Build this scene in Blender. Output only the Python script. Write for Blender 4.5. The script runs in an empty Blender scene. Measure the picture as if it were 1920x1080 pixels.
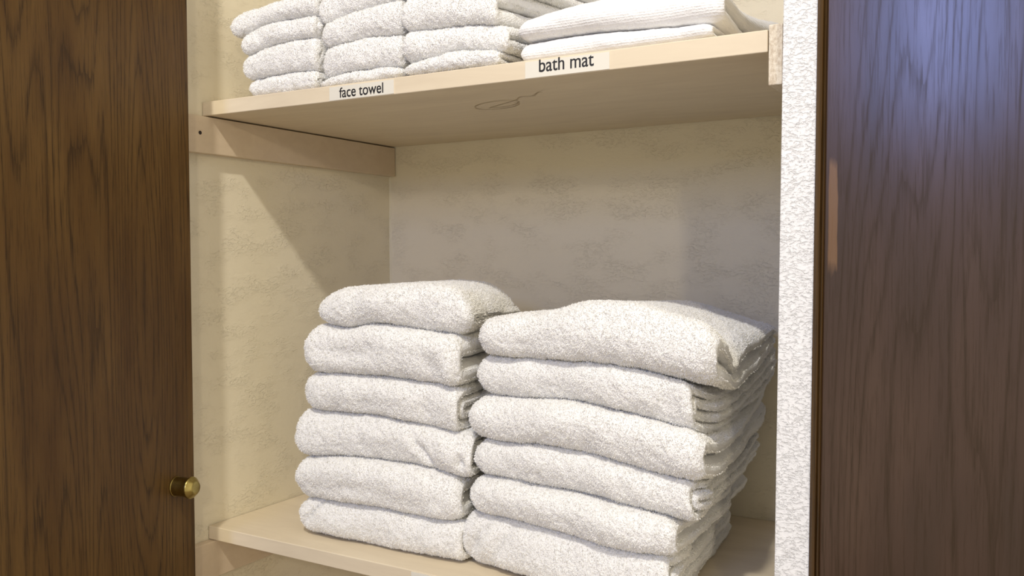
import bpy, math, random
import numpy as np
from mathutils import Vector, Matrix

C = bpy.context.scene.collection
scn = bpy.context.scene
random.seed(4)

# ------------------------------------------------------------------ camera, world, lights, exposure
YAW, PITCH, ROLL = 0.52805, -0.03711, -0.00204
fwd = Vector((-math.sin(YAW)*math.cos(PITCH), math.cos(YAW)*math.cos(PITCH), math.sin(PITCH)))
rgt = Vector((math.cos(YAW), math.sin(YAW), 0))
up = rgt.cross(fwd)
r2 = rgt*math.cos(ROLL) + up*math.sin(ROLL)
u2 = -rgt*math.sin(ROLL) + up*math.cos(ROLL)
cam_d = bpy.data.cameras.new('camera')
cam = bpy.data.objects.new('camera', cam_d); C.objects.link(cam)
M = Matrix((r2, u2, -fwd)).transposed().to_4x4()
M.translation = Vector((1.00562, -0.86126, 0.38491))
cam.matrix_world = M
cam_d.sensor_width = 36.0
cam_d.lens = 1659.63/1920*36.0
cam_d.clip_start = 0.02
scn.camera = cam

w = bpy.data.worlds.new('world'); scn.world = w; w.use_nodes = True
bg = w.node_tree.nodes['Background']
bg.inputs[0].default_value = (1.0, 0.90, 0.72, 1); bg.inputs[1].default_value = 0.66

def area_light(name, loc, target, size, power, color, size_y=None):
    d = bpy.data.lights.new(name, 'AREA'); d.energy = power; d.color = color
    if size_y is None: d.shape = 'DISK'; d.size = size
    else: d.shape = 'RECTANGLE'; d.size = size; d.size_y = size_y
    o = bpy.data.objects.new(name, d); C.objects.link(o); o.location = loc
    o.rotation_euler = (Vector(target)-Vector(loc)).to_track_quat('-Z', 'Y').to_euler()
    return o
# ceiling lamp in front of the closet, a little lamp further down the corridor, and a daylit window behind
area_light('ceiling_lamp', (0.80, -1.30, 1.95), (0.45, 0.1, 0.3), 0.10, 20, (1.0, 0.945, 0.845))
area_light('corridor_lamp', (1.95, -2.05, 1.00), (0.4, 0.3, 0.4), 0.10, 5.5, (1.0, 0.86, 0.64))
area_light('daylight_window', (0.755, -2.6, 1.20), (0.80, 0.0, 0.6), 0.46, 12.5, (0.25, 0.41, 1.0), 0.64)

scn.view_settings.view_transform = 'Standard'
scn.view_settings.look = 'None'
scn.view_settings.gamma = 1.0
scn.view_settings.use_curve_mapping = False
scn.view_settings.exposure = 0.44

# ------------------------------------------------------------------ helpers
def link(o, parent=None):
    C.objects.link(o)
    if parent is not None: o.parent = parent
    return o
def tag(o, label=None, cat=None, group=None, kind=None):
    if label: o['label'] = label
    if cat: o['category'] = cat
    if group: o['group'] = group
    if kind: o['kind'] = kind
    return o
def mesh_obj(name, verts, faces, mat, parent=None, smooth=False, bevel=0, segs=2):
    me = bpy.data.meshes.new(name)
    me.from_pydata([tuple(v) for v in verts], [], [tuple(f) for f in faces]); me.update()
    if smooth: me.polygons.foreach_set('use_smooth', [True]*len(me.polygons))
    if mat: me.materials.append(mat)
    o = bpy.data.objects.new(name, me); link(o, parent)
    if bevel:
        b = o.modifiers.new('bevel', 'BEVEL'); b.width = bevel; b.segments = segs; b.limit_method = 'ANGLE'
    return o
def prism(name, pts, z0, z1, mat, parent=None, bevel=0, top=None):
    """vertical prism over a plan polygon (counter-clockwise)"""
    n = len(pts); tp = top or pts
    v = [(x, y, z0) for x, y in pts] + [(x, y, z1) for x, y in tp]
    f = [tuple(range(n))[::-1], tuple(range(n, 2*n))] + [(i, (i+1) % n, n+(i+1) % n, n+i) for i in range(n)]
    return mesh_obj(name, v, f, mat, parent, bevel=bevel)
def box(name, x0, x1, y0, y1, z0, z1, mat, parent=None, bevel=0):
    return prism(name, [(x0, y0), (x1, y0), (x1, y1), (x0, y1)], z0, z1, mat, parent, bevel)

# ------------------------------------------------------------------ materials
def new_mat(name):
    m = bpy.data.materials.new(name); m.use_nodes = True
    nt = m.node_tree; b = nt.nodes['Principled BSDF']
    return m, nt, b
def N(nt, t, **kw):
    n = nt.nodes.new(t)
    for k, v in kw.items():
        if k in n.inputs.keys(): n.inputs[k].default_value = v
        else: setattr(n, k, v)
    return n
def coords(nt, scale=(1, 1, 1)):
    tc = N(nt, 'ShaderNodeTexCoord'); mp = N(nt, 'ShaderNodeMapping'); mp.inputs['Scale'].default_value = scale
    nt.links.new(tc.outputs['Object'], mp.inputs['Vector']); return mp.outputs[0]
def ramp(nt, src, stops):
    r = N(nt, 'ShaderNodeValToRGB'); e = r.color_ramp.elements
    while len(e) < len(stops): e.new(0.5)
    for i, (p, c) in enumerate(stops):
        e[i].position = p; e[i].color = c if len(c) == 4 else (*c, 1)
    nt.links.new(src, r.inputs[0]); return r.outputs[0]
def math_n(nt, op, a, b):
    n = N(nt, 'ShaderNodeMath', operation=op)
    for i, x in enumerate((a, b)):
        if isinstance(x, (int, float)): n.inputs[i].default_value = x
        else: nt.links.new(x, n.inputs[i])
    return n.outputs[0]

def wallpaper(name, col, fine, patch, strength):
    """vinyl paper with a crinkled relief; `patch` = crinkles only in scattered spots"""
    m, nt, b = new_mat(name)
    b.inputs['Base Color'].default_value = (*col, 1); b.inputs['Roughness'].default_value = 0.62
    b.inputs['Specular IOR Level'].default_value = 0.3
    v = coords(nt, (1, 1, 1.9))
    ds = N(nt, 'ShaderNodeTexNoise', Scale=45.0, Detail=3.0); nt.links.new(v, ds.inputs['Vector'])
    mx = N(nt, 'ShaderNodeMix', data_type='VECTOR'); mx.inputs[0].default_value = 0.012
    nt.links.new(v, mx.inputs[4]); nt.links.new(ds.outputs['Color'], mx.inputs[5])
    n1 = N(nt, 'ShaderNodeTexNoise', Scale=fine, Detail=4.0, Roughness=0.62, Distortion=0.6)
    nt.links.new(mx.outputs[1], n1.inputs['Vector'])
    h = ramp(nt, n1.outputs[0], [(0.36, (0, 0, 0)), (0.50, (1, 1, 1)), (0.62, (0.8,)*3)])
    if patch:
        n2 = N(nt, 'ShaderNodeTexNoise', Scale=15.0, Detail=2.0); nt.links.new(v, n2.inputs['Vector'])
        k = ramp(nt, n2.outputs[0], [(0.44, (0.12,)*3), (0.60, (1, 1, 1))])
        h = math_n(nt, 'MULTIPLY', h, k)
    bp = N(nt, 'ShaderNodeBump', Strength=strength, Distance=0.0006)
    nt.links.new(h, bp.inputs['Height']); nt.links.new(bp.outputs[0], b.inputs['Normal'])
    return m
M_cream = wallpaper('cream_wallpaper', (0.80, 0.73, 0.565), 165.0, True, 0.8)
M_white = wallpaper('white_wallpaper', (0.83, 0.835, 0.845), 220.0, False, 1.0)

def plain(name, col, rough=0.6, metallic=0.0, bump=None):
    m, nt, b = new_mat(name)
    b.inputs['Base Color'].default_value = (*col, 1); b.inputs['Roughness'].default_value = rough
    b.inputs['Metallic'].default_value = metallic
    if bump:
        n1 = N(nt, 'ShaderNodeTexNoise', Scale=bump[0], Detail=4.0); nt.links.new(coords(nt), n1.inputs['Vector'])
        bp = N(nt, 'ShaderNodeBump', Strength=bump[1], Distance=0.0005)
        nt.links.new(n1.outputs[0], bp.inputs['Height']); nt.links.new(bp.outputs[0], b.inputs['Normal'])
    return m
def painted_board(name, c1, c2):
    m, nt, b = new_mat(name)
    n1 = N(nt, 'ShaderNodeTexNoise', Scale=5.0, Detail=6.0, Roughness=0.6, Distortion=0.8)
    nt.links.new(coords(nt, (1.2, 6, 9)), n1.inputs['Vector'])
    nt.links.new(ramp(nt, n1.outputs[0], [(0.3, c1), (0.7, c2)]), b.inputs['Base Color'])
    b.inputs['Roughness'].default_value = 0.55
    n2 = N(nt, 'ShaderNodeTexNoise', Scale=160.0, Detail=3.0); nt.links.new(coords(nt, (0.4, 1, 1)), n2.inputs['Vector'])
    bp = N(nt, 'ShaderNodeBump', Strength=0.18, Distance=0.0006)
    nt.links.new(n2.outputs[0], bp.inputs['Height']); nt.links.new(bp.outputs[0], b.inputs['Normal'])
    return m
M_board = painted_board('painted_board', (0.66, 0.56, 0.41), (0.74, 0.64, 0.475))
M_cleat = painted_board('painted_cleat', (0.62, 0.50, 0.36), (0.68, 0.56, 0.41))
M_chip = plain('chipboard_edge', (0.70, 0.62, 0.50), 0.8, bump=(420.0, 1.0))
_nt = M_chip.node_tree; _n = N(_nt, 'ShaderNodeTexNoise', Scale=330.0, Detail=3.0, Roughness=0.7); _nt.links.new(coords(_nt, (1, 1, 0.6)), _n.inputs['Vector'])
_nt.links.new(ramp(_nt, _n.outputs[0], [(0.34, (0.52, 0.43, 0.32)), (0.50, (0.66, 0.58, 0.46)), (0.64, (0.74, 0.67, 0.55))]), _nt.nodes['Principled BSDF'].inputs['Base Color'])
M_hole = plain('screw_hole', (0.03, 0.02, 0.015), 0.9)
M_paper = plain('label_paper', (0.73, 0.70, 0.61), 0.5)
M_ink = plain('black_ink', (0.012, 0.012, 0.014), 0.5)
M_mark = plain('pencil_smudge', (0.50, 0.41, 0.28), 0.7)
M_floor = plain('floor_vinyl', (0.30, 0.22, 0.15), 0.5, bump=(60.0, 0.2))

def dark_wood(name, seed, rough, coat, tint=1.0, crough=0.33, cior=1.5, red=1.0, worn=False):
    m, nt, b = new_mat(name)
    tc = N(nt, 'ShaderNodeTexCoord')
    def mapped(s, off=0):
        mp = N(nt, 'ShaderNodeMapping'); mp.inputs['Scale'].default_value = s
        mp.inputs['Location'].default_value = (seed+off, seed*0.7, seed*1.3)
        nt.links.new(tc.outputs['Object'], mp.inputs['Vector']); return mp.outputs[0]
    # annual rings: contour bands of a field stretched along the grain (flat-sawn arches)
    f = N(nt, 'ShaderNodeTexNoise', Scale=1.0, Detail=1.5, Roughness=0.45); nt.links.new(mapped((9.5, 9.5, 0.62)), f.inputs['Vector'])
    rings = math_n(nt, 'MULTIPLY', f.outputs[0], 34.0)
    fr = math_n(nt, 'FRACT', rings, 0)
    jit = N(nt, 'ShaderNodeTexNoise', Scale=1.0, Detail=5.0, Roughness=0.7); nt.links.new(mapped((330, 330, 9)), jit.inputs['Vector'])
    band = math_n(nt, 'ADD', fr, math_n(nt, 'MULTIPLY', math_n(nt, 'SUBTRACT', jit.outputs[0], 0.5), 1.0))
    late = ramp(nt, band, [(0.0, (1, 1, 1)), (0.10, (0.25,)*3), (0.45, (0, 0, 0)), (0.80, (0.15,)*3), (1.0, (1, 1, 1))])
    # open pores: fine dark dashes along the grain
    po = N(nt, 'ShaderNodeTexNoise', Scale=1.0, Detail=3.0, Roughness=0.7); nt.links.new(mapped((620, 620, 22), 3), po.inputs['Vector'])
    pores = ramp(nt, po.outputs[0], [(0.50, (0, 0, 0)), (0.66, (1, 1, 1))])
    lg = N(nt, 'ShaderNodeTexNoise', Scale=1.0, Detail=3.0, Roughness=0.6); nt.links.new(mapped((16, 16, 3), 7), lg.inputs['Vector'])
    t = tint
    base = ramp(nt, lg.outputs[0], [(0.30, (0.062*t*red, 0.030*t, 0.008*t)), (0.5, (0.088*t*red, 0.046*t/red, 0.013*t)), (0.72, (0.118*t*red, 0.066*t/red, 0.020*t))])
    dk = math_n(nt, 'MINIMUM', math_n(nt, 'ADD', math_n(nt, 'MULTIPLY', late, 0.58), math_n(nt, 'MULTIPLY', pores, 0.50)), 0.85)
    mx = N(nt, 'ShaderNodeMix', data_type='RGBA'); nt.links.new(dk, mx.inputs[0])
    nt.links.new(base, mx.inputs[6]); mx.inputs[7].default_value = (0.028, 0.014, 0.0045, 1)
    colour = mx.outputs[2]
    if worn:        # a long rubbed-through patch beside the door's edge
        sp = N(nt, 'ShaderNodeSeparateXYZ'); nt.links.new(tc.outputs['Object'], sp.inputs[0])
        wn = N(nt, 'ShaderNodeTexNoise', Scale=1.0, Detail=4.0); nt.links.new(mapped((90, 90, 14), 2), wn.inputs['Vector'])
        wob_ = math_n(nt, 'MULTIPLY', math_n(nt, 'SUBTRACT', wn.outputs[0], 0.5), 1.6)
        ax_ = math_n(nt, 'ABSOLUTE', math_n(nt, 'MULTIPLY', math_n(nt, 'SUBTRACT', sp.outputs[0], 0.8520), 1/0.0040), 0)
        az_ = math_n(nt, 'ABSOLUTE', math_n(nt, 'MULTIPLY', math_n(nt, 'SUBTRACT', sp.outputs[2], 0.425), 1/0.052), 0)
        msk = math_n(nt, 'ADD', math_n(nt, 'MAXIMUM', ax_, az_), wob_)
        mk = ramp(nt, msk, [(0.75, (0.6,)*3), (1.0, (0, 0, 0))])
        m2 = N(nt, 'ShaderNodeMix', data_type='RGBA'); nt.links.new(mk, m2.inputs[0]); nt.links.new(colour, m2.inputs[6])
        m2.inputs[7].default_value = (0.20, 0.105, 0.045, 1); colour = m2.outputs[2]
    nt.links.new(colour, b.inputs['Base Color'])
    b.inputs['Roughness'].default_value = rough; b.inputs['Specular IOR Level'].default_value = 0.2
    b.inputs['Coat Weight'].default_value = coat; b.inputs['Coat Roughness'].default_value = crough; b.inputs['Coat IOR'].default_value = cior
    bp = N(nt, 'ShaderNodeBump', Strength=0.35, Distance=0.0003); bp.invert = True
    nt.links.new(dk, bp.inputs['Height']); nt.links.new(bp.outputs[0], b.inputs['Normal'])
    if worn:        # the lacquer has sunk into the open grain and shines less there
        cw = math_n(nt, 'MULTIPLY', math_n(nt, 'SUBTRACT', 1.0, math_n(nt, 'MULTIPLY', dk, 0.70)), coat)
        bl = ramp(nt, lg.outputs[0], [(0.3, (0.72,)*3), (0.7, (1, 1, 1))])
        nt.links.new(math_n(nt, 'MULTIPLY', cw, bl), b.inputs['Coat Weight'])
    return m
M_woodL = dark_wood('dark_oak_veneer', 2.0, 0.50, 0.08, 1.2)
M_woodR = dark_wood('lacquered_dark_oak', 9.3, 0.5, 1.0, 0.34, 0.22, 1.5, red=1.2, worn=True)
M_trim = dark_wood('dark_trim_wood', 5.0, 0.32, 0.4, 1.0)

def terry(name, rib=0.0, col=(0.88, 0.875, 0.865), amt=0.0012):
    m, nt, b = new_mat(name)
    b.inputs['Base Color'].default_value = (*col, 1); b.inputs['Roughness'].default_value = 0.95
    b.inputs['Specular IOR Level'].default_value = 0.1
    b.inputs['Sheen Weight'].default_value = 0.25; b.inputs['Sheen Roughness'].default_value = 0.6
    v = coords(nt)
    vo = N(nt, 'ShaderNodeTexVoronoi', Scale=520.0); nt.links.new(v, vo.inputs['Vector'])
    no = N(nt, 'ShaderNodeTexNoise', Scale=300.0, Detail=4.0, Roughness=0.7); nt.links.new(v, no.inputs['Vector'])
    h = math_n(nt, 'ADD', math_n(nt, 'MULTIPLY', vo.outputs[0], -0.7), no.outputs[0])
    bp = N(nt, 'ShaderNodeBump', Strength=0.8, Distance=amt); nt.links.new(h, bp.inputs['Height'])
    last = bp
    if rib:
        wv = N(nt, 'ShaderNodeTexWave', Scale=rib, Distortion=1.5, bands_direction='Z'); wv.inputs['Detail'].default_value = 2
        wv.inputs['Detail Scale'].default_value = 6.0
        nt.links.new(v, wv.inputs['Vector'])
        b2 = N(nt, 'ShaderNodeBump', Strength=0.35, Distance=0.0006)
        nt.links.new(wv.outputs[1], b2.inputs['Height']); nt.links.new(bp.outputs[0], b2.inputs['Normal']); last = b2
    nt.links.new(last.outputs[0], b.inputs['Normal'])
    return m
M_terry = terry('white_terry')
M_face = terry('white_face_terry')
M_mat = terry('white_mat_terry', 120.0, amt=0.0006)

M_fibre, _nt, _b = new_mat('white_cotton_fibre')
_b.inputs['Base Color'].default_value = (0.85, 0.84, 0.81, 1); _b.inputs['Roughness'].default_value = 0.9
_b.inputs['Specular IOR Level'].default_value = 0.15

def brass():
    m, nt, b = new_mat('antique_brass')
    n = N(nt, 'ShaderNodeTexNoise', Scale=60.0, Detail=3.0); nt.links.new(coords(nt), n.inputs['Vector'])
    nt.links.new(ramp(nt, n.outputs[0], [(0.35, (0.26, 0.19, 0.055)), (0.7, (0.46, 0.37, 0.13))]), b.inputs['Base Color'])
    b.inputs['Metallic'].default_value = 1.0; b.inputs['Roughness'].default_value = 0.28
    return m
M_brass = brass()

# ------------------------------------------------------------------ the closet (x along the shelf, y into it, z up; z=0 is the lower shelf)
D = 0.4233; ZF = -1.0; ZC = 1.75
Z1 = 0.600; T1 = 0.0215
tag(box('floor', -1.2, 2.4, -2.9, D+0.08, ZF-0.05, ZF, M_floor), 'floor below the frame', None, None, 'structure')
tag(box('wall_left', -0.07, 0.0, -0.055, D, ZF, ZC, M_cream), 'cream crinkled wallpaper on the left side of the closet', None, None, 'structure')
tag(box('wall_back', -0.07, 0.90, D, D+0.06, ZF, ZC, M_cream), 'cream back wall of the closet', None, None, 'structure')
def sx(z, a, b):            # the partition leans very slightly
    return a + (b-a)*(z-0.087)/(0.615-0.087)
pz0, pz1 = ZF, ZC
wr = prism('wall_right', [(sx(pz0, .8022, .8058), -0.020), (sx(pz0, .8340, .8368), -0.020), (sx(pz0, .8340, .8368), D), (sx(pz0, .8022, .8058), D)],
           pz0, pz1, M_white, top=[(sx(pz1, .8022, .8058), -0.020), (sx(pz1, .8340, .8368), -0.020), (sx(pz1, .8340, .8368), D), (sx(pz1, .8022, .8058), D)], bevel=0.0012)
tag(wr, 'white crinkled wallpaper on the narrow partition right of the shelves', None, None, 'structure')
tag(box('ceiling', -0.07, 0.90, -0.02, D+0.06, ZC, ZC+0.05, M_cream), 'closet ceiling above the frame', None, None, 'structure')

tag(prism('trim_2', [(0.0, D-0.0030), (0.0030, D), (0.0, D)], ZF, ZC, plain('pale_caulk', (0.76, 0.70, 0.53), 0.6)), 'thin pale bead of caulk in the back left corner', None, None, 'structure')
# dark trim between the partition and the right door, with its rounded bead
tr = prism('trim_1', [(sx(pz0, .8342, .8370), -0.0215), (sx(pz0, .8372, .8400), -0.0240), (sx(pz0, .8392, .8420), -0.0215), (sx(pz0, .8398, .8426), -0.0195), (sx(pz0, .8412, .8440), -0.0220), (sx(pz0, .8430, .8450), -0.0190), (sx(pz0, .8430, .8450), 0.02), (sx(pz0, .8342, .8370), 0.02)],
           pz0, pz1, M_trim, top=[(sx(pz1, .8342, .8370), -0.0215), (sx(pz1, .8372, .8400), -0.0240), (sx(pz1, .8392, .8420), -0.0215), (sx(pz1, .8398, .8426), -0.0195), (sx(pz1, .8412, .8440), -0.0220), (sx(pz1, .8430, .8450), -0.0190), (sx(pz1, .8430, .8450), 0.02), (sx(pz1, .8342, .8370), 0.02)])
tag(tr, 'dark brown beaded trim strip beside the white partition', None, None, 'structure')
dr = prism('door_2', [(sx(pz0, .8434, .8454), -0.021), (1.55, -0.021), (1.55, 0.015), (sx(pz0, .8434, .8454), 0.015)],
           ZF+0.02, ZC, M_woodR, top=[(sx(pz1, .8434, .8454), -0.021), (1.55, -0.021), (1.55, 0.015), (sx(pz1, .8434, .8454), 0.015)], bevel=0.0012)
tag(dr, 'glossy dark brown wooden door on the right reflecting bluish light', None, None, 'structure')

# left door leaf, folded out towards the room, its free edge just in front of the closet's left wall
E0 = Vector((0.070, -0.0812, 0)); dd = Vector((0.19, -0.981, 0)).normalized(); nn = Vector((0.981, 0.19, 0)).normalized()
q = [E0, E0-nn*0.021, E0-nn*0.021+dd*0.45, E0+dd*0.45]
dl = prism('door_1', [(v.x, v.y) for v in q], ZF+0.02, 1.6, M_woodL, bevel=0.0010)
tag(dl, 'matt dark brown wooden door leaf on the left with a brass knob', None, None, 'structure')
def lathe(name, prof, mat, parent, origin, axis, n=48, seg_cap=True):
    ax = axis.normalized(); a = ax.orthogonal().normalized(); b = ax.cross(a)
    v = []; f = []
    for (h, r) in prof:
        for i in range(n):
            t = 2*math.pi*i/n; v.append(origin+ax*h+(a*math.cos(t)+b*math.sin(t))*r)
    for j in range(len(prof)-1):
        for i in range(n): f.append((j*n+i, j*n+(i+1) % n, (j+1)*n+(i+1) % n, (j+1)*n+i))
    f.append(tuple(range(n))[::-1]); f.append(tuple((len(prof)-1)*n+i for i in range(n)))
    return mesh_obj(name, v, f, mat, parent, smooth=True)
KB = E0+dd*0.0347+Vector((0, 0, 0.0930))
kn = lathe('knob', [(-0.001, .0110), (0.0, .0122), (0.0006, .0128), (0.0014, .0128), (0.0020, .0122), (0.0200, .0120), (0.0206, .0121), (0.0212, .0134), (0.0220, .0138), (0.0242, .0138), (0.0250, .0134),
      (0.0256, .0127), (0.0300, .0088), (0.0308, .0080), (0.0311, .0060), (0.0312, .001)],
      M_brass, dl, KB, nn)
kn['label'] = 'small cylindrical antique brass knob'
md = kn.modifiers.new('edge', 'EDGE_SPLIT'); md.split_angle = math.radians(40)

# ------------------------------------------------------------------ shelves, cleats and their paper labels
def shelf(name, label, zt, x1, thick_l, thick_r, lift=0.0):
    e = bpy.data.objects.new(name, None); link(e); e.location = (0.0, 0.0, zt); tag(e, label, 'shelf')
    x0 = 0.0012
    v = [(x0, 0, -thick_l), (x1, 0, -thick_r), (x1, D-0.001, -thick_r+lift), (x0, D-0.001, -thick_l),
         (x0, 0, 0), (x1, 0, 0), (x1, D-0.001, 0), (x0, D-0.001, 0)]
    f = [(3, 2, 1, 0), (4, 5, 6, 7), (0, 1, 5, 4), (1, 2, 6, 5), (2, 3, 7, 6), (3, 0, 4, 7)]
    b = mesh_obj('board', v, f, M_board, e, bevel=0.0011, segs=3)
    return e
s_up = shelf('shelf', 'cream painted upper shelf board holding face towels and bath mats', Z1, 0.7868, 0.0195, 0.0215, 0.004)
s_shade = shelf('shelf', 'unseen cream painted shelf board, added overhead to shade the upper back wall', 1.105, 0.8010, 0.0205, 0.0205)  # added board out of view, put in to shade the upper back wall
s_lo = shelf('shelf', 'cream painted lower shelf board under the two big towel stacks', 0.0, 0.8010, 0.0190, 0.0205)
def cleat(label, parts, mat):
    pass
def strip(name, label, x0, x1, y0, z0, z1, mat, y1=None):
    o = box('strip', x0, x1, y0, y1 or D-0.002, z0, z1, mat, None, bevel=0.0010)
    e = bpy.data.objects.new(name, None); link(e); e.location = (x0, y0, z0)
    o.location = (-x0, -y0, -z0); o.parent = e
    tag(e, label, 'shelf support'); return e
cl1 = strip('shelf_cleat', 'cream wooden cleat with a screw hole on the left wall under the upper shelf', 0.0005, 0.0135, -0.0545, 0.5275, 0.5785, M_cleat)
lathe('screw_hole', [(0, .0026), (0.0004, .0026), (0.0006, .0022)], M_hole, cl1, Vector((0.0131, 0.0392, 0.0275)), Vector((1, 0, 0)), 20)
cl2 = strip('shelf_cleat', 'cream wooden cleat on the left wall under the lower shelf', 0.0005, 0.0135, -0.0545, -0.0725, -0.0200, M_cleat)
cl3 = strip('shelf_cleat', 'rough edged cleat at the right end of the upper shelf beside white partition', 0.7878, 0.8010, -0.0010, 0.5465, 0.6040, M_chip)
cl4 = strip('shelf_cleat', 'cleat at the right under the lower shelf', 0.7870, 0.8010, 0.0010, -0.0780, -0.0215, M_cleat)

def label_strip(parent, x0, x1, z0, z1, text, tx, tw, base, slant=0.0):
    p = mesh_obj('paper_label', [(x0, -0.0006, z0), (x1, -0.0006, z0+slant), (x1, -0.0006, z1+slant), (x0, -0.0006, z1), (x0, 0.0, z0), (x1, 0.0, z0+slant), (x1, 0, z1+slant), (x0, 0, z1)],
             [(0, 1, 2, 3), (4, 7, 6, 5), (0, 4, 5, 1), (1, 5, 6, 2), (2, 6, 7, 3), (3, 7, 4, 0)], M_paper, parent)
    p['label'] = 'clear white paper sticker'
    if not text: return
    p['label'] = 'white paper sticker reading ' + text
    cu = bpy.data.curves.new('text', 'FONT'); cu.body = text; cu.size = 0.02; cu.extrude = 0.00008; cu.offset = 0.00018
    t = bpy.data.objects.new('lettering', cu); C.objects.link(t)
    bpy.context.view_layer.update()
    dg = bpy.context.evaluated_depsgraph_get(); me = bpy.data.meshes.new_from_object(t.evaluated_get(dg))
    bpy.data.objects.remove(t)
    co = np.empty(len(me.vertices)*3); me.vertices.foreach_get('co', co); co = co.reshape(-1, 3)
    s = tw/(co[:, 0].max()-co[:, 0].min()); x_min = co[:, 0].min()
    xh = 0.5*max(co[:, 1].max(), 1e-6)*1.12     # larger lower-case body
    top_ = co[:, 1].max(); yy = co[:, 1]; nx = xh*1.14
    co[:, 1] = np.where(yy <= xh, yy*nx/xh, nx+(yy-xh)*(top_-nx)/(top_-xh))
    out = np.stack([tx+(co[:, 0]-x_min)*s, -0.0008-co[:, 2]*0.5, base+co[:, 1]*s*1.04], 1)
    me.vertices.foreach_set('co', out.ravel()); me.materials.clear(); me.materials.append(M_ink); me.update()
    o = bpy.data.objects.new('lettering', me); link(o, p)
label_strip(s_up, 0.236, 0.3385, -0.0192, -0.0022, 'face towel', 0.2525, 0.0700, -0.0165)
label_strip(s_up, 0.521, 0.6225, -0.0200, -0.0020, 'bath mat', 0.5385, 0.0660, -0.0145)
label_strip(s_lo, 0.3600, 0.4650, -0.0185, -0.0015, '', 0, 0, 0)

# faint scribble on the underside of the upper shelf
def ribbon(name, pts, wd, mat, parent, closed=False):
    v = []; f = []; n = len(pts)
    for i, (x, y) in enumerate(pts):
        a = Vector(pts[max(0, i-1)]); b = Vector(pts[min(n-1, i+1)]); t = (b-a).normalized(); s = Vector((-t.y, t.x))*wd
        z = -0.0195-0.002*x/0.7868+0.004*y/D*x/0.7868-0.0013
        v += [(x+s.x, y+s.y, z), (x-s.x, y-s.y, z)]
    for i in range(n-1): f.append((2*i, 2*i+1, 2*i+3, 2*i+2))
    return mesh_obj(name, v, f, mat, parent)
rb = [(0.403+0.036*math.cos(t)+0.0010*t, 0.134+0.022*math.sin(t)-0.0018*t-0.25*0.036*math.cos(t)) for t in np.linspace(-0.3, 8.6, 60)]
rb += [(0.437+0.066*q, 0.108-0.032*q+0.005*math.sin(q*12)) for q in np.linspace(0.1, 1, 16)]
ribbon('pencil_mark', rb, 0.0008, M_mark, s_up)

# ------------------------------------------------------------------ folded towels
rng = np.random.RandomState(7)
GR = rng.rand(64, 64, 64).astype(np.float32)
def vnoise(P, scale, seed=0):
    q = P*scale + seed*7.31 + 100.0
    i = np.floor(q).astype(np.int64); f = (q-i).astype(np.float32); f = f*f*(3-2*f); i &= 63; j = (i+1) & 63
    x0, y0, z0 = i[..., 0], i[..., 1], i[..., 2]; x1, y1, z1 = j[..., 0], j[..., 1], j[..., 2]
    fx, fy, fz = f[..., 0], f[..., 1], f[..., 2]
    a = GR[x0, y0, z0]*(1-fx)+GR[x1, y0, z0]*fx; b = GR[x0, y1, z0]*(1-fx)+GR[x1, y1, z0]*fx
    c = GR[x0, y0, z1]*(1-fx)+GR[x1, y0, z1]*fx; d = GR[x0, y1, z1]*(1-fx)+GR[x1, y1, z1]*fx
    return (a*(1-fy)+b*fy)*(1-fz)+(c*(1-fy)+d*fy)*fz - 0.5
def interp(t, table):
    """smooth curve through a table of (t, value)"""
    x = np.array([a for a, _ in table], float); y = np.array([b for _, b in table], float)
    if len(x) < 3: return np.interp(t, x, y)
    m = np.gradient(y, x); t = np.clip(t, x[0], x[-1])
    k = np.clip(np.searchsorted(x, t)-1, 0, len(x)-2); h = x[k+1]-x[k]; s = (t-x[k])/h
    return (2*s**3-3*s**2+1)*y[k]+(s**3-2*s**2+s)*h*m[k]+(-2*s**3+3*s**2)*y[k+1]+(s**3-s**2)*h*m[k+1]

def sheet_path(dv, T, h0, h1, vn, tau, fine, coarse, top_fine, open_back):
    """centre line of one folded sheet: bottom back -> nose -> top back, as (v, h) samples"""
    lo = h0+tau/2; hi = h1-tau/2; rad = (hi-lo)/2; mid = (hi+lo)/2; a = max(rad*0.85, 0.002)
    pts = []
    n = max(3, int((dv-vn-a-0.03)/coarse))
    for v in np.linspace(dv, vn+a+0.03, n)[:-1]: pts.append((v, lo))
    for v in np.linspace(vn+a+0.03, vn+a, max(3, int(0.03/(fine*2.2))))[:-1]: pts.append((v, lo))
    k = max(8, int(math.pi*max(rad+tau/2, a)/fine))
    for t in np.linspace(-math.pi/2, math.pi/2, k):
        ce = math.copysign(abs(math.cos(t))**0.80, math.cos(t)); se = math.copysign(abs(math.sin(t))**0.88, math.sin(t))
        pts.append((vn+a-a*ce, mid+rad*se))
    st = fine*1.15 if top_fine else fine*1.8
    end_f = min(dv-0.01, vn+a+(0.40 if top_fine else 0.03))
    for v in np.linspace(vn+a, end_f, max(3, int((end_f-vn-a)/(st if not top_fine else fine*1.6))))[1:]: pts.append((v, hi))
    if end_f < dv-0.015:
        for v in np.linspace(end_f, dv-open_back, max(2, int((dv-end_f)/coarse)))[1:]: pts.append((v, hi))
    return np.array(pts)

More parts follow.
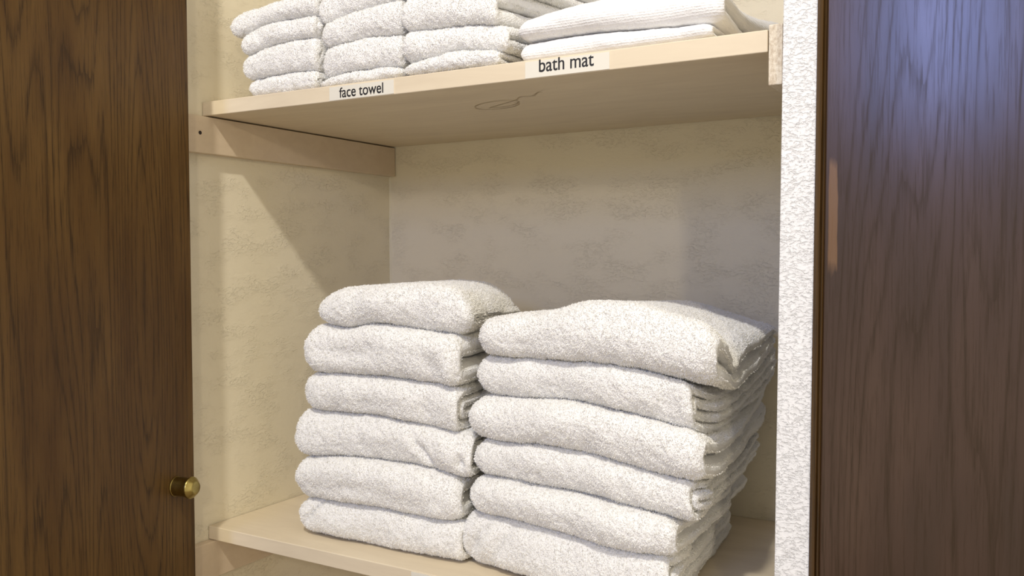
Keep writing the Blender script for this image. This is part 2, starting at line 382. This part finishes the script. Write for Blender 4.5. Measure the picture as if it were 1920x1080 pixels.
STAT = [0]
def folded_cloth(name, mat, FL, FR, BR, BL, zb, zt, zbb, ztb, T=0.055, layers=2, gap=0.0012, rL=0.020, rR=0.0, fine=0.0027,
                 top_fine=False, seed=1, parent=None, sag=0.0, lift=0.0, terryamp=1.0, twist=0.0, edge=0.004, dents=(), vdip=(), rightjit=0.0, pile_n=0, pile_len=0.0020):
    """a towel folded into nested U-shaped layers with the fold at the front.
    zb/zt: front bottom/top heights as tables over u (0 left .. 1 right); zbb/ztb the same at the back"""
    FL, FR, BR, BL = [np.array(p, float) for p in (FL, FR, BR, BL)]
    Wd = np.linalg.norm(FR-FL); dv = 0.5*(np.linalg.norm(BR-FR)+np.linalg.norm(BL-FL))
    tau = (T-gap*(2*layers-1))/(2*layers)
    Vs = []; Fs = []; Tv = []; off = 0
    if isinstance(sag, (int, float)): sag = (sag, sag)
    # samples along the length, denser at both ends
    core = np.linspace(0, 1, max(12, int(Wd/fine)))
    e = np.array([0.0, 0.0015, 0.003, 0.0045])/Wd
    ug = np.unique(np.concatenate([core, e, 1-e]))
    R = np.random.RandomState(seed)
    for L in range(layers):
        h0 = L*(tau+gap); h1 = T-L*(tau+gap); vn = L*(tau+gap)*0.9
        outer = L == 0
        ff = fine if outer else 0.0045
        cl = sheet_path(dv, T, h0, h1, vn, tau, ff, 0.010, top_fine and outer, 0.0)
        tn = np.gradient(cl, axis=0); tn /= np.linalg.norm(tn, axis=1)[:, None]+1e-9
        nrm = np.stack([tn[:, 1], -tn[:, 0]], 1)       # towards the inside of the U
        s = np.concatenate([np.arange(len(cl)), np.arange(len(cl))[::-1]])
        if not outer:
            pass
        inner_idx = np.arange(len(cl))[::-1]
        # closed loop: outer side, rounded end, inner side back, rounded end
        side = []
        for i in range(len(cl)): side.append((i, +1.0, 0.0))
        for t in (0.5, -0.5): side.append((len(cl)-1, t, math.sqrt(1-t*t)*0.6))
        for i in inner_idx: side.append((i, -1.0, 0.0))
        for t in (-0.5, 0.5): side.append((0, t, -math.sqrt(1-t*t)*0.6))
        idx = np.array([a for a, _, _ in side]); sg = np.array([b for _, b, _ in side]); ex = np.array([c for _, _, c in side])
        u_off = (R.rand()-0.5)*2*rightjit
        us = ug if outer else np.unique(np.concatenate([np.linspace(0, 1, max(10, int(Wd/0.007))), e, 1-e]))
        uu, _ = np.meshgrid(us, idx, indexing='ij')
        ue_r = (1-uu)*Wd; ue_l = uu*Wd
        # the sheet rounds off at its right end; at the left the whole bundle rounds off
        rr = tau*0.80
        k = np.where(ue_r < rr, np.sqrt(np.clip(1-(1-ue_r/rr)**2, 0.0, 1)), 1.0)
        if rL <= 0: k = k*np.where(ue_l < rr, np.sqrt(np.clip(1-(1-ue_l/rr)**2, 0.0, 1)), 1.0)
        k = np.maximum(k, 0.32)
        v = cl[idx, 0][None, :] - nrm[idx, 0][None, :]*sg[None, :]*tau/2*k + tn[idx, 0][None, :]*ex[None, :]*tau/2
        h = cl[idx, 1][None, :] - nrm[idx, 1][None, :]*sg[None, :]*tau/2*k + tn[idx, 1][None, :]*ex[None, :]*tau/2
        hn = h/T
        if rL > 0:
            kl = np.where(ue_l < rL, np.sqrt(np.clip(1-(1-ue_l/rL)**2, 0, 1)), 1.0); kl = 0.10+0.90*kl
            hn = 0.45+(hn-0.45)*kl; v = v + (1-kl)*rL*0.55*np.exp(-v/0.03)
        if rR > 0:
            kr = np.where(ue_r < rR, np.sqrt(np.clip(1-(1-ue_r/rR)**2, 0, 1)), 1.0); kr = 0.30+0.70*kr
            hn = 0.5+(hn-0.5)*kr; v = v + (1-kr)*rR*0.5*np.exp(-v/0.03)
        vv = v/dv
        # outline wobble of the right end, layer by layer
        P0 = np.stack([v, h, np.full_like(v, seed*1.7+L*0.37)], -1)
        wob = (vnoise(P0, 17.0, seed)*edge*2.0 + vnoise(P0, 80.0, seed+3)*edge*0.45)*np.clip(1-ue_r/0.05, 0, 1)
        wob = wob + u_off*np.clip(1-ue_r/0.08, 0, 1)
        wobl = (vnoise(P0+5.0, 22.0, seed+1)*edge*1.2)*np.clip(1-ue_l/0.05, 0, 1)
        ua = uu + (wob+wobl)/Wd
        Fp = FL[None, None, :]*(1-ua[..., None])+FR[None, None, :]*ua[..., None]
        Bp = BL[None, None, :]*(1-ua[..., None])+BR[None, None, :]*ua[..., None]
        P = Fp*(1-vv[..., None])+Bp*vv[..., None]
        vc = np.clip(vv, 0, 1)
        lo = interp(uu, zb)*(1-vc)+interp(uu, zbb)*vc; hi = interp(uu, zt)*(1-vc)+interp(uu, ztb)*vc
        z = lo+hn*(hi-lo)
        hc = np.clip(hn, 0, 1)
        z = z - (sag[0]*(1-hc)+sag[1]*hc)*np.sin(np.pi*np.clip(vc**0.8, 0, 1))*uu**4 + lift*(vc**2)*uu**3
        for (v0, u0, wv, wu, am) in vdip: z = z - am*np.exp(-((vc-v0)/wv)**2-((uu-u0)/wu)**2)*np.clip(hn, 0, 1)
        X = np.stack([P[..., 0], P[..., 1], z], -1)
        # soft body: broad dents on the nose, then pile
        dvec = (BL+BR-FL-FR)/2; dvec /= np.linalg.norm(dvec)
        bulge = vnoise(X, 17.0, seed)*0.010 + vnoise(X, 38.0, seed+5)*0.0045
        nose = np.exp(-np.clip(v, 0, 1)/0.03)
        for (u0, h0_, wu, wh, am, *sk) in dents: bulge = bulge + am*np.exp(-((uu-u0-(sk[0] if sk else 0.0)*(hn-h0_))/wu)**2-((hn-h0_)/wh)**2)
        X[..., 0] += dvec[0]*bulge*nose; X[..., 1] += dvec[1]*bulge*nose
        du = np.gradient(X, axis=0); ds = np.gradient(X, axis=1)
        nn_ = np.cross(ds, du); ln = np.linalg.norm(nn_, axis=-1, keepdims=True); nn_ = nn_/np.maximum(ln, 1e-9)
        # make the normals point away from the sheet's own centre line
        outs = np.sign(np.median(np.sum(nn_[:, :len(cl)]*np.stack([-dvec[0]*np.ones_like(v[:, :len(cl)])*nose[:, :len(cl)], -dvec[1]*nose[:, :len(cl)], (hn[:, :len(cl)]-0.5)*2], -1), -1)))
        nn_ = nn_*outs
        pile = vnoise(X, 620.0, seed+1)*0.0013 + vnoise(X, 260.0, seed+2)*0.0016 + vnoise(X, 95.0, seed+4)*0.0013
        damp = 1.0 if outer else 0.6
        X = X + nn_*(pile*terryamp*damp)[..., None]
        nu, ns = X.shape[:2]
        Vs.append(X.reshape(-1, 3))
        sgn = np.broadcast_to(sg[None, :], v.shape)
        wt = np.where((ue_r < 0.014) & (sgn > -2), 1.0, 0.0)*np.where((sgn < 0) & (ue_r > 0.004), 0.0, 1.0)
        if outer: wt = np.where((sgn > 0) & ((v < np.where(hn > 0.5, 0.050, 0.026)) | ((top_fine) & (hn > 0.5) & (v < 0.36))), 1.0, wt)
        wt = np.where((v > dv-0.01), 0.0, wt)
        if pile_n:
            # loops of the pile: short bent spikes standing on the cloth
            A_, B_, D_ = X[:-1, :], X[1:, :], np.roll(X, -1, axis=1)[:-1, :]
            ar = np.linalg.norm(np.cross(B_-A_, D_-A_), axis=-1)*wt[:-1, :]
            cum = np.cumsum(ar.ravel()); tot = cum[-1]
            n_f = int(tot*pile_n)
            pk = np.searchsorted(cum, R.rand(n_f)*tot); pk = np.clip(pk, 0, ar.size-1)
            iu, js = pk//ar.shape[1], pk % ar.shape[1]
            ra, rb_ = R.rand(n_f, 1), R.rand(n_f, 1)
            base = A_[iu, js]+(B_[iu, js]-A_[iu, js])*ra+(D_[iu, js]-A_[iu, js])*rb_
            nb = nn_[iu, js]
            rd = R.randn(n_f, 3); rd /= np.linalg.norm(rd, axis=1, keepdims=True)
            clump = np.stack([vnoise(base, 330.0, 11), vnoise(base, 330.0, 12), vnoise(base, 330.0, 13)], -1)*2.2
            d_ = nb + rd*0.55 + clump; d_ /= np.linalg.norm(d_, axis=1, keepdims=True)
            ln_ = pile_len*(0.55+0.75*R.rand(n_f, 1))
            t1 = np.cross(d_, rd); t1 /= np.linalg.norm(t1, axis=1, keepdims=True)+1e-9; t2 = np.cross(d_, t1)
            rad_ = pile_len*0.33
            base = base - nb*0.0003
            q0 = base+t1*rad_; q1 = base-t1*rad_*0.5+t2*rad_*0.87; q2 = base-t1*rad_*0.5-t2*rad_*0.87; tip = base+d_*ln_
            Tv.append(np.stack([q0, q1, q2, tip], 1).reshape(-1, 3))
        a = np.arange(nu-1)[:, None]*ns; b = np.arange(ns)[None, :]; b2 = (np.arange(ns)+1)[None, :] % ns
        f = np.stack([a+b, a+b2, a+ns+b2, a+ns+b], -1).reshape(-1, 4)
        if outs < 0: f = f[:, ::-1]
        Fs.append(f+off)
        # close both ends: the loop's outer and inner sides nearly meet there; fill with a strip of quads
        off += nu*ns
        no = len(cl); m2 = ns
        def capring(base):
            out = [(base, base+ns-2+1, base+ns-2, base+ns-3)]
            for i in range(no-1): out.append((base+i, base+ns-3-i, base+ns-4-i, base+i+1))
            out.append((base+no-1, base+no+2, base+no+1, base+no))
            return np.array(out)
        for ri in (0, nu-1):
            cp = capring(off-nu*ns+ri*ns)
            pts_ = X.reshape(-1, 3)[cp-(off-nu*ns)]
            cn = np.cross(pts_[:, 1]-pts_[:, 0], pts_[:, 3]-pts_[:, 0]).sum(0)
            outd = (FR-FL)*(1 if ri else -1)
            Fs.append(cp if cn[0]*outd[0]+cn[1]*outd[1] > 0 else cp[:, ::-1])
    V = np.concatenate(Vs).astype(np.float32); F = np.concatenate(Fs).astype(np.int32)
    org = np.array([*(FL), V[:, 2].min()], np.float32)
    nq = len(F); loops = F.ravel(); starts = np.arange(0, F.size, 4, dtype=np.int32); nt_ = 0
    if Tv:
        TV = np.concatenate(Tv).astype(np.float32); k0 = len(V)+np.arange(len(TV)//4, dtype=np.int32)*4
        tri = np.stack([k0, k0+1, k0+3, k0+1, k0+2, k0+3, k0+2, k0, k0+3], 1).reshape(-1, 3); nt_ = len(tri)
        starts = np.concatenate([starts, F.size+np.arange(nt_, dtype=np.int32)*3]); loops = np.concatenate([loops, tri.ravel()]); V = np.concatenate([V, TV])
    V = V-org
    STAT[0] += nq*2+nt_
    me = bpy.data.meshes.new(name)
    me.vertices.add(len(V)); me.vertices.foreach_set('co', V.ravel())
    me.loops.add(len(loops)); me.loops.foreach_set('vertex_index', loops.astype(np.int32))
    me.polygons.add(nq+nt_); me.polygons.foreach_set('loop_start', starts.astype(np.int32))
    sm_ = np.zeros(nq+nt_, bool); sm_[:nq] = True
    me.polygons.foreach_set('use_smooth', sm_)
    mi = np.zeros(nq+nt_, np.int32); mi[nq:] = 1
    me.materials.append(mat); me.materials.append(M_fibre); me.polygons.foreach_set('material_index', mi)
    me.update(calc_edges=True)
    o = bpy.data.objects.new(name, me); link(o, parent); o.location = tuple(float(c) for c in org)
    return o

def resample(tab, x0, x1):
    """table of (metres along the front, height) -> table over u in 0..1"""
    out = [(min(1, max(0, (x-x0)/(x1-x0))), z) for x, z in tab]
    if out[0][0] > 0.001: out.insert(0, (0.0, out[0][1]))
    if out[-1][0] < 0.999: out.append((1.0, out[-1][1]))
    res = []
    for p in out:
        if not res or p[0]-res[-1][0] > 1e-3: res.append(p)
    return res

# creases of the left stack (x along the shelf, height), top to bottom
LC = [
 [(0.186, .334), (0.213, .341), (0.267, .345), (0.319, .348), (0.369, .348), (0.400, .340), (0.432, .328)],
 [(0.200, .2900), (0.222, .288), (0.271, .296), (0.299, .295), (0.323, .292), (0.41, .286)],
 [(0.166, .2255), (0.227, .2265), (0.28, .227), (0.333, .225), (0.385, .223), (0.41, .219)],
 [(0.160, .1735), (0.209, .1735), (0.268, .1745), (0.32, .171), (0.369, .167), (0.403, .164)],
 [(0.143, .1075), (0.22, .115), (0.281, .1165), (0.345, .1155), (0.381, .111), (0.398, .109)],
 [(0.150, .050), (0.226, .0535), (0.281, .0535), (0.344, .0525), (0.4, .053)],
 [(0.141, .0015), (0.240, .0010), (0.318, .0012), (0.399, .0020)]]
LX = [(0.172, 0.415), (0.152, 0.409), (0.147, 0.405), (0.130, 0.412), (0.134, 0.402), (0.132, 0.402)]
LB = [0.365, 0.385, 0.385, 0.390, 0.385, 0.385]
L_lab = ['plump white bath towel on top of the left stack, slumping right', 'thick white bath towel second from the top of the left stack',
         'white bath towel third from the top of the left stack', 'white bath towel fourth from the top of the left stack, its right corner curled',
         'white bath towel fifth from the top of the left stack', 'white bath towel at the bottom of the left stack, resting on the lower shelf']
for i in range(6):
    x0, x1 = LX[i]
    zt = resample(LC[i], x0, x1); zb = resample([(x, z+0.0006) for x, z in LC[i+1]], x0, x1)
    zm_t = float(np.mean([z for _, z in zt])); zm_b = float(np.mean([z for _, z in zb]))
    zbb = [(0, zm_b), (1, zm_b)]; ztb = [(0, zm_t), (1, zm_t)]
    if i == 0: ztb = [(0, .335), (.5, .347), (.8, .338), (1, .315)]
    if i == 5: zbb = [(0, .001), (1, .001)]
    dents = {0: [(0.35, 0.55, .30, .25, -.002), (0.30, .75, .022, .28, .004, .22), (0.62, .80, .022, .25, .004, .25), (0.84, .7, .02, .3, .004, .2)], 1: [(0.35, 0.45, .25, .22, .006), (0.85, .40, .08, .3, .008)], 2: [(0.5, .3, .3, .2, .004), (0.8, .35, .06, .3, .005)],
             3: [(0.5, .3, .2, .2, .004), (0.78, .35, .03, .35, .008, -.15), (0.88, .6, .05, .35, -.005), (0.955, .35, .018, .16, .010)], 4: [(0.3, .35, .3, .2, .005), (0.72, .25, .12, .2, .006)], 5: [(0.13, .72, .022, .4, .008, .16)]}[i]
    o = folded_cloth('bath_towel', M_terry, (x0, 0.040), (x1, 0.043), (LB[i], 0.255), (x0+0.015, 0.265), zb, zt, zbb, ztb,
                     T=0.056, layers=[2, 1, 2, 2, 1, 2][i], rL=0.021 if i else 0.028, rR=0.022 if i == 0 else 0.0, top_fine=(i == 0), seed=10+i, edge=0.005, dents=dents, rightjit=0.005,
                     lift=0.0, pile_n=0.64e6, pile_len=0.0020)
    tag(o, L_lab[i], 'towel', 'bath towels in the left stack')

# right stack, turned so that its right end comes forward
R0 = np.array((0.412, 0.050)); Rd = np.array((0.987, -0.160)); Rd /= np.linalg.norm(Rd)
RC = [
 [(0.0455, .311), (0.074, .316), (0.1105, .318), (0.1428, .326), (0.1691, .333), (0.2015, .335), (0.237, .334), (0.2755, .327), (0.3181, .318), (0.3363, .313)],
 [(0.0395, .2645), (0.1032, .264), (0.156, .267), (0.2066, .267), (0.2533, .264), (0.2806, .261), (0.3059, .259)],
 [(0.0273, .214), (0.1022, .217), (0.156, .220), (0.2066, .217), (0.2492, .213), (0.2867, .209), (0.3191, .207)],
 [(0.0173, .161), (0.0679, .162), (0.1195, .1655), (0.1672, .1655), (0.2137, .161), (0.2492, .157), (0.3028, .156)],
 [(0.0192, .115), (0.0679, .117), (0.1022, .116), (0.1823, .1165), (0.2421, .114), (0.2877, .111)],
 [(0.0112, .068), (0.0567, .070), (0.1156, .0685), (0.1823, .0665), (0.231, .0665), (0.2836, .069)],
 [(-0.005, .0012), (0.05, .0030), (0.09, .0030), (0.15, .0010), (0.28, .0010)]]
RX = [(0.020, 0.336), (0.014, 0.304), (0.004, 0.314), (0.009, 0.307), (0.005, 0.292), (-0.016, 0.281)]
RB = [(0.706, .372), (0.712, .350), (0.700, .340), (0.692, .335), (0.678, .335), (0.655, .335)]
R_lab = ['puffy white bath towel on top of the right stack, humped in the middle', 'white bath towel second from the top of the right stack',
         'white bath towel third from the top of the right stack', 'white bath towel fourth from the top of the right stack',
         'white bath towel fifth from the top of the right stack', 'white bath towel at the bottom of the right stack, closest to the shelf edge']
for i in range(6):
    s0, s1 = RX[i]; FLp = R0+Rd*s0; FRp = R0+Rd*s1
    zt = resample(RC[i], s0, s1); zb = resample([(x, z+0.0006) for x, z in RC[i+1]], s0, s1)
    def back(k):
        m = float(np.mean([z for _, z in RC[k]])); c = RC[k][-1][1]
        if k == 6: return [(0, .001), (1, .001)]
        rise = [0, .020, .018, .006, .002, .000][k] if k < 6 else 0
        return [(0, m), (.5, m), (1, c+rise-0.004)]
    ztb = back(i) if i else [(0, .312), (.5, .316), (.8, .298), (1, .287)]
    zbb = [(a, b+0.0006) for a, b in back(i+1)]
    dents = {0: [(.3, .35, .3, .2, .002)], 1: [(.4, .3, .3, .2, .002), (.92, .5, .05, .5, .004)], 2: [(.6, .25, .3, .2, .002)], 3: [(.3, .3, .2, .2, .002)], 4: [(.5, .3, .3, .2, .002)],
             5: [(0.10, .45, .03, .5, .007, .14), (.17, .5, .025, .4, -.003, .14), (.24, .5, .02, .4, .004, .14)]}[i]
    o = folded_cloth('bath_towel', M_terry, FLp, FRp, RB[i], (0.487, 0.375), zb, zt, zbb, ztb,
                     T=0.054, layers=[1, 2, 1, 2, 1, 2][i], rL=0.022, top_fine=(i == 0), seed=30+i, edge=0.008, dents=dents, rightjit=0.004,
                     sag=[(.034, .010), (.027, .034), (.018, .027), (.010, .018), (.004, .010), (0, .004)][i], vdip=[(.26, 1.0, .13, .20, .030)] if i == 0 else [],
                     pile_n=0.64e6, pile_len=0.0020)
    tag(o, R_lab[i], 'towel', 'bath towels in the right stack')

# face towels on the upper shelf: three stacks of four
cols = [
 dict(name='left', x=[(0.079, 0.2085), (0.072, 0.209), (0.071, 0.209), (0.046, 0.206)],
      c=[[(0.076, .6008), (0.209, .6008)], [(0.079, .625), (0.121, .626), (0.169, .627), (0.209, .624)], [(0.079, .658), (0.121, .665), (0.154, .668), (0.207, .667)],
         [(0.072, .686), (0.102, .694), (0.154, .697), (0.207, .696)], [(0.047, .713), (0.072, .719), (0.106, .722), (0.142, .725), (0.2, .727)]]),
 dict(name='middle', x=[(0.211, 0.346), (0.214, 0.347), (0.213, 0.346), (0.208, 0.342)],
      c=[[(0.2, .6008), (0.35, .6008)], [(0.211, .609), (0.236, .615), (0.274, .618), (0.33, .616), (0.347, .613)], [(0.216, .651), (0.246, .654), (0.289, .657), (0.345, .654)],
         [(0.213, .682), (0.246, .689), (0.289, .694), (0.331, .696)], [(0.208, .716), (0.27, .728), (0.34, .730)]]),
 dict(name='right', x=[(0.348, 0.480), (0.347, 0.494), (0.346, 0.483), (0.344, 0.490)],
      c=[[(0.34, .6008), (0.48, .6008)], [(0.347, .615), (0.384, .620), (0.425, .623), (0.481, .617)], [(0.345, .655), (0.397, .654), (0.447, .652), (0.493, .646)],
         [(0.342, .694), (0.40, .698), (0.44, .697), (0.485, .690)], [(0.342, .722), (0.42, .728), (0.49, .722)]])]
ordn = ['bottom', 'second from the bottom', 'third from the bottom', 'topmost in view']
for ci, c in enumerate(cols):
    for k in range(4):
        x0, x1 = c['x'][k]
        zb = resample([(x, z+0.0004) for x, z in c['c'][k]], x0, x1); zt = resample(c['c'][k+1], x0, x1)
        mb = float(np.mean([z for _, z in zb])); mt = float(np.mean([z for _, z in zt]))
        bw = 0.030 if ci == 2 else 0.0
        o = folded_cloth('face_towel', M_face, (x0, 0.010), (x1, 0.010), (x1+bw*(1 if k != 0 else .4), 0.215), (x0+0.004, 0.215), zb, zt, [(0, mb), (1, mb)], [(0, mt), (1, mt)],
                         T=0.031, layers=1 if ci == 2 else 2, gap=0.0008, rL=0.012, rR=0.008 if ci < 2 else 0.0, fine=0.0027, top_fine=False, seed=60+ci*5+k, edge=0.003, terryamp=0.95,
                         rightjit=0.003, pile_n=0.80e6, pile_len=0.0017)
        where = {'left': 'in the upper left pile', 'middle': 'in the upper middle pile', 'right': 'in the pile beside bath mats'}[c['name']]
        tag(o, 'small white face towel, %s %s' % (ordn[k], where), 'towel', 'face towels on the upper shelf')

# bath mats
mats = [dict(x=(0.508, 0.731), zb=[(0, .6008), (1, .6008)], zt=[(0, .621), (.3, .623), (.65, .619), (1, .615)], br=(0.735, .30), bz=(.6008, .621), lab='thin smooth white folded bath mat lying directly on the upper shelf', seed=81, rib=M_mat),
        dict(x=(0.509, 0.742), zb=[(0, .6235), (.3, .6245), (.65, .6205), (1, .617)], zt=[(0, .645), (.13, .651), (.35, .656), (.7, .660), (1, .650)], br=(0.725, .33), bz=(.623, .690), lab='ribbed white folded bath mat lying on the thin one, bulging at the right', seed=82, rib=M_mat)]
for m in mats:
    x0, x1 = m['x']
    o = folded_cloth('bath_mat', m['rib'], (x0, 0.010), (x1, 0.010), m['br'], (x0+0.01, m['br'][1]), m['zb'], m['zt'], [(0, m['bz'][0]), (1, m['bz'][0])], [(0, m['bz'][1]-.01), (1, m['bz'][1])],
                     T=0.026 if m['seed'] == 81 else 0.036, layers=1, gap=0.0008, rL=0.012, fine=0.0024, seed=m['seed'], edge=0.002, terryamp=0.45, sag=0.012 if m['seed'] == 82 else 0, pile_n=0)
    tag(o, m['lab'], 'bath mat', 'bath mats on the upper shelf')
